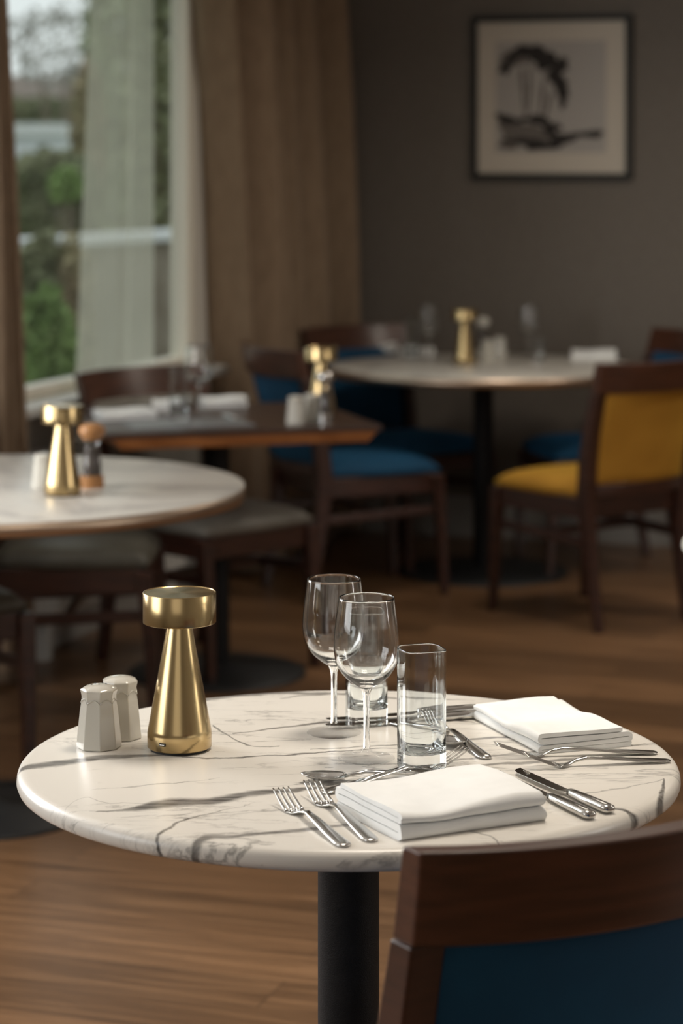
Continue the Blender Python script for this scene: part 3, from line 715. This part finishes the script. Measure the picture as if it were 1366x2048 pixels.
# second napkin: folds on its left long side
q0 = at(1090,1511); q1 = at(953,1438)
L_ = math.hypot(q1[0]-q0[0], q1[1]-q0[1]); an = math.atan2(q1[1]-q0[1], q1[0]-q0[0])
make_napkin('folded white napkin at the rear right, lying over the dark knives', (*q1,.740), an+PI, L_*.97, .124, .0062, .0052, 5)
def nap_copy(p, rz, label, sc=(1,1,1)):
    o = nap.copy(); COL.objects.link(o); o.location = (*p,.740); o.rotation_euler = (0,0,rz); o['label'] = label; o.scale = sc
nap_copy(at(205,842), .30, 'pale napkin on the near left corner of the dark wooden table', (.85,1,.7))
nap_copy(at(305,826), .1, 'small white napkin on the wooden table, left of the tumbler', (.45,.6,1.1))
nap_copy(at(408,817), .2, 'white napkin on the wooden table, beyond the wine glass', (.7,.7,.9))
nap_copy(at(750,705), -.35, 'bright napkin at the left rim of the far table', (.4,.9,1.1))
nap_copy(at(795,712), .0, 'white napkin on the far table beneath the left glasses', (.75,.8,.8))
nap_copy(at(1142,720), -.1, 'white napkin on the far table behind the yellow chair', (.9,1,1))

# ---------------------------------------------------------------- cutlery
def esec(y, hwid, ht, z, x=0, n=10, sq=1.0):
    return [(x+hwid*math.copysign(abs(math.cos(a))**sq, math.cos(a)), y, z+ht*math.copysign(abs(math.sin(a))**sq, math.sin(a))) for a in [2*PI*i/n for i in range(n)]]
def handle_secs(L, end):
    # plain handle with a softly squared end: y, half width, half thickness, z
    pts = [(0,.0035,.0010,.0022),(.004,.0085,.0014,.0024),(.012,.0100,.0016,.0026),(.05,.0085,.0017,.0050),(.09,.0062,.0018,.0085),(.115,.0042,.0020,.0100),(end-.010,.0032,.0020,.0070)]
    return [esec(y*L/.2, w_*.93, t_, z, sq=.75) for y, w_, t_, z in pts]
def fork_bm(L):
    b = bm_(); k = L/.2; secs = handle_secs(L, .140)
    for y, w_, t_, z in ((.138,.0045,.0014,.0040),(.144,.0085,.0011,.0022),(.150,.0112,.0010,.0019),(.156,.0118,.0010,.0024)): secs.append(esec(y*k, w_, t_, z, sq=.8))
    loft(b, secs)
    for i in range(4):
        x0 = (-1.5+i)*.0066
        sc = []
        for q in range(8):
            tq = q/7; y = .154+.046*tq; z = .0022+.016*tq**1.25-.0035*max(0,tq-.8)
            sc.append(esec(y*k, .0023*(1-.60*tq), .0010*(1-.45*tq), z, x=x0*(1-.05*tq), n=8))
        loft(b, sc)
    return b
def spoon_bm(L):
    b = bm_(); k = L/.2; secs = handle_secs(L, .145)
    secs.append(esec(.142*k, .0036, .0015, .0052)); loft(b, secs)
    sc = []; n = 9
    for q in range(15):
        tq = q/14; y = .140+.060*tq; w_ = .0205*math.sin(PI*min(1,.06+.94*tq)**.85)**.62*(1 if tq < .999 else .3)
        w_ = max(w_, .0022); dp = .0065*math.sin(PI*tq)**.7 if 0 < tq < 1 else .0; rim = .0078+.004*tq*tq
        top = [(w_*(-1+2*i/n), y*k, rim-dp*(1-(-1+2*i/n)**2)) for i in range(n+1)]
        bot = [(w_*(-1+2*i/n), y*k, rim-.0012-dp*(1-(-1+2*i/n)**2)) for i in range(n,-1,-1)]
        sc.append(top+bot)
    loft(b, sc); return b
def fork(label, a, c, L, zt=.740, roll=0):
    o = obj('fork', fork_bm(L), M['steel']); lay(o, a, c, zt, roll); return tag(o, label, 'fork', 'table forks')
def spoon(label, a, c, L, zt=.740):
    o = obj('spoon', spoon_bm(L), M['steel']); lay(o, a, c, zt); return tag(o, label, 'spoon', 'table spoons')
def lay(o, a, c, zt=.740, roll=0, tip=0):
    o.location = (a[0], a[1], zt); o.rotation_euler = (tip, roll, math.atan2(c[1]-a[1], c[0]-a[0])-PI/2)
def knife(label, a, c, L=.215, zt=.740):
    t = thing('knife', label, 'knife', (a[0],a[1],zt), math.atan2(c[1]-a[1], c[0]-a[0])-PI/2, 'table knives')
    k = L/.215; b = bm_()
    loft(b, [esec(y*k, w_, h_, .0055, sq=.7) for y, w_, h_ in ((0,.0045,.0030),(.002,.0075,.0046),(.010,.0086,.0052),(.05,.0078,.0050),(.082,.0062,.0044),(.090,.0052,.0038))])
    obj('handle', b, M['steel'], t)
    b = bm_(); sc = []
    for y, wl, wr in ((.089,.0042,.0042),(.096,.0050,.0042),(.104,.0095,.0040),(.150,.0105,.0042),(.195,.0100,.0046),(.208,.0070,.0048),(.2145,.0010,.0046)):
        sc.append([(-wl,y*k,.0052),(wr,y*k,.0058),(wr,y*k,.0040),(-wl,y*k,.0048)])
    loft(b, sc); obj('blade', b, M['bladesteel'], t, smooth=False, bevel=.0003)
    return t
def att(px, py, z): return at(px, py, z)
fork('left fork of the near pair, tines to the left', at(692,1696), att(553,1570,.757), .203)
fork('right fork of the near pair, lying beside the napkin', at(746,1686), att(607,1548,.757), .217)
knife('right knife of the near pair, handle towards the right table edge', at(1221,1629), at(1046,1551), .212)
knife('left knife of the near pair, partly under the folded napkin', at(1183,1641), at(988,1548), .225)
fork('far fork of the right pair, its handle reaching the right rim', at(1314,1508), att(1010,1487,.757), .205)
fork('near fork of the right pair, nearest the right rim', at(1340,1524), att(1068,1508,.757), .185)
fork('dessert fork crossing behind the front napkin, tines beneath the spoon', at(646,1589), att(942,1493,.757), .235)
spoon('dessert spoon with bowl pointing left above the near forks', at(905,1552), att(614,1548,.750), .185)
fork('fork crossing behind the front tumbler, handle end showing at its right', at(975,1520), att(838,1409,.757), .213)
spoon('spoon behind the front tumbler with bowl pointing right', at(785,1446), att(947,1494,.750), .175)
knife('upper of two dark knives going under the rear napkin', at(958,1424), at(775,1437), .215)
knife('lower of two dark knives going under the rear napkin', at(960,1436), at(775,1449), .215)
# cutlery and mats on the wooden table
b = bm_(); box(b, -.17, .17, -.10, .10, 0, .004)
o = obj('placemat', b, M['slate'], smooth=False, bevel=.0015); p = at(375,851); o.location = (p[0],p[1]+.03,.740); o.rotation_euler = (0,0,WA); tag(o, 'grey placemat on the dark wooden table under the cutlery', 'placemat')
p = at(480,803); q = at(420,812); spoon('spoon with bright bowl at the back of the wooden table', (q[0]-.03,q[1]+.12), (p[0]+.03,p[1]+.10), .18)
for (a_, c_, lb) in (((235,824),(300,803),'left fork on the wooden table beside the pale napkin'),((262,826),(322,806),'right fork on the wooden table beside the pale napkin')):
    fork(lb, at(*a_), at(*c_), .19)
knife('knife on the grey placemat of the wooden table', at(470,843), at(400,826), .21, .744)

# ---------------------------------------------------------------- outside the window
G = -.30
M['grass'] = noise_col(mat('lawn_grass', (.08,.13,.04), .95), (.05,.09,.025), (.13,.17,.06), ns=3)
M['gwall'] = noise_col(mat('brown_garden_wall', (.25,.2,.15), .9), (.17,.14,.105), (.25,.215,.17), ns=5)
M['coping'] = mat('white_coping', (.68,.70,.71), .6)
M['render'] = mat('white_render_wall', (.72,.75,.80), .8)
M['roof'] = mat('brown_roof_tiles', (.22,.18,.155), .9)
M['bark'] = mat('grey_brown_bark', (.17,.13,.10), .9)
def leafmat(n, a, c): 
    m = noise_col(mat(n, a, .7), a, c, ns=2.5, detail=3); m.node_tree.nodes['Principled BSDF'].inputs['Subsurface Weight'].default_value = 0; return m
M['leafdark'] = leafmat('dark_green_leaves', (.13,.155,.075), (.28,.29,.17))
M['leafbright'] = leafmat('bright_green_leaves', (.12,.21,.05), (.26,.38,.12))
M['leafpale'] = leafmat('pale_green_leaves', (.30,.34,.20), (.42,.46,.30))
M['leafbrown'] = leafmat('russet_brown_leaves', (.28,.20,.13), (.38,.33,.19))
M['leafgrey'] = leafmat('thin_grey_twigs', (.32,.31,.28), (.45,.44,.40))
b = bm_(); box(b, -26, 1.2, 6.0, 60, G-.1, G)
# lawn stays outside the room: cut it to the far side of the window wall
b.free(); b = bm_(); prism(b, [R(-.9,13)[:2], R(-.9,-1)[:2], R(3,-1)[:2], R(3,-50)[:2], R(-26,-50)[:2], R(-26,13)[:2]], G-.1, G)
o = obj('lawn', b, M['grass'], smooth=False); o['kind'] = 'structure'
def wp(px, py, Y): return ((px-683)*Y/F, Y, CH-(py-HY)*Y/F)
t = thing('garden_wall', 'low brown garden wall with white coping outside the window', 'wall', (-1.5,13.6,G), math.atan2(1.9,.67*1.25))
b = bm_(); box(b, -2.2, 3.0, -.10, .10, 0, 1.30); obj('wall_body', b, M['gwall'], t, smooth=False)
b = bm_(); box(b, -2.25, 3.05, -.15, .15, 1.30, 1.355); obj('coping', b, M['coping'], t, smooth=False, bevel=.008)
def shrub(name, label, cat, cen, rad, m, n, seed, leaf=.05, stem=True, group=None):
    rnd = random.Random(seed); x, y, z = cen
    t = thing(name, label, cat, (x,y,G), 0, group); b = bm_()
    for _ in range(n):
        d = Vector((rnd.gauss(0,1),rnd.gauss(0,1),rnd.gauss(0,1))).normalized()*rnd.uniform(.35,1)**.5
        lump = 1+.28*noise.noise(d*2.2+Vector((seed,0,0)))
        p = Vector((d.x*rad[0]*lump, d.y*rad[1]*lump, z-G+d.z*rad[2]*lump))
        if p.z < .03: continue
        a = Vector((rnd.gauss(0,1),rnd.gauss(0,1),rnd.gauss(0,1))).normalized(); c = a.orthogonal().normalized(); e_ = a.cross(c)
        l = leaf*rnd.uniform(.6,1.3)
        b.faces.new([b.verts.new(p+c*l), b.verts.new(p+e_*l*.5), b.verts.new(p-c*l), b.verts.new(p-e_*l*.5)])
    obj('foliage', b, m, t, smooth=False)
    if stem:
        b = bm_(); h = z-G
        for k in range(5):
            a_ = k*1.26; tube(b, [(.03*math.cos(a_),.03*math.sin(a_),0),(.3*rad[0]*math.cos(a_),.3*rad[1]*math.sin(a_),h*.7),(.6*rad[0]*math.cos(a_),.6*rad[1]*math.sin(a_),h+rad[2]*.4)], [.035*rad[2]+.012,.02*rad[2]+.008,.006], 6)
        obj('stem', b, M['bark'], t)
    return t
shrub('shrub', 'bright green shrub low in the window, before the garden wall', 'shrub', wp(88,690,11.2), (.14,.2,.26), M['leafbright'], 2200, 1, .035)
shrub('shrub', 'dull olive shrub just under the white coping at the left', 'shrub', wp(84,560,12.2), (.14,.2,.22), M['leafdark'], 1500, 11, .04)
shrub('shrub', 'russet brown shrub beside the bright green one, before the wall', 'shrub', wp(146,640,12.2), (.10,.2,.40), M['leafbrown'], 1700, 2, .035)
shrub('shrub', 'dark green and russet shrub above the white coping', 'shrub', wp(88,400,17.5), (.42,.4,.36), M['leafdark'], 2600, 3, .05)
shrub('shrub', 'small fresh green shrub beside the dark one above the coping', 'shrub', wp(132,372,17.0), (.12,.12,.13), M['leafbright'], 500, 4, .035)
shrub('tree', 'tall green tree behind the middle of the window', 'tree', wp(262,60,22), (.40,.4,2.2), M['leafpale'], 4200, 5, .08)
shrub('tree', 'tall dark tree close to the right window frame', 'tree', wp(345,240,19), (.36,.4,1.5), M['leafdark'], 3200, 6, .06)
shrub('tree', 'russet leaved tree between the shrub and voile panel', 'tree', wp(175,300,20), (.13,.3,.75), M['leafbrown'], 1600, 7, .05)
shrub('tree', 'bare branched grey tree against the sky', 'tree', wp(120,90,34), (.75,.7,.60), M['leafgrey'], 520, 8, .07)
shrub('hedge', 'dark hedge above the white outbuilding, beyond the garden', 'hedge', wp(60,226,36), (1.6,.5,.22), M['leafdark'], 4200, 9, .07)
p = wp(60,275,30)
t = thing('outbuilding', 'long low white outbuilding in the garden beyond the shrubs', 'building', (p[0]-1.9,p[1],G))
b = bm_(); box(b, -2.6, 2.25, -.0, 1.6, 0, 2.05); obj('wall', b, M['render'], t, smooth=False)
b = bm_(); box(b, -2.7, 2.35, -.1, 1.7, 2.05, 2.20); obj('flat_roof', b, M['coping'], t, smooth=False)
b = bm_(); box(b, -.4, .5, -.02, .02, 0, 1.7); obj('door', b, M['greypaint'], t, smooth=False)
p = wp(70,180,45)
t = thing('house', 'distant house with brown roof at the left of the window', 'building', (p[0]-1.0,p[1],G))
b = bm_(); box(b, -5, 3.2, 0, 5, 0, 2.4); obj('wall', b, M['gwall'], t, smooth=False)
b = bm_(); loft(b, [[(-5.2,-.2,2.4),(3.4,-.2,2.4),(3.4,5.2,2.4),(-5.2,5.2,2.4)],[(-4.2,2.3,3.35),(2.4,2.3,3.35),(2.4,2.7,3.35),(-4.2,2.7,3.35)]]); obj('roof', b, M['roof'], t, smooth=False)
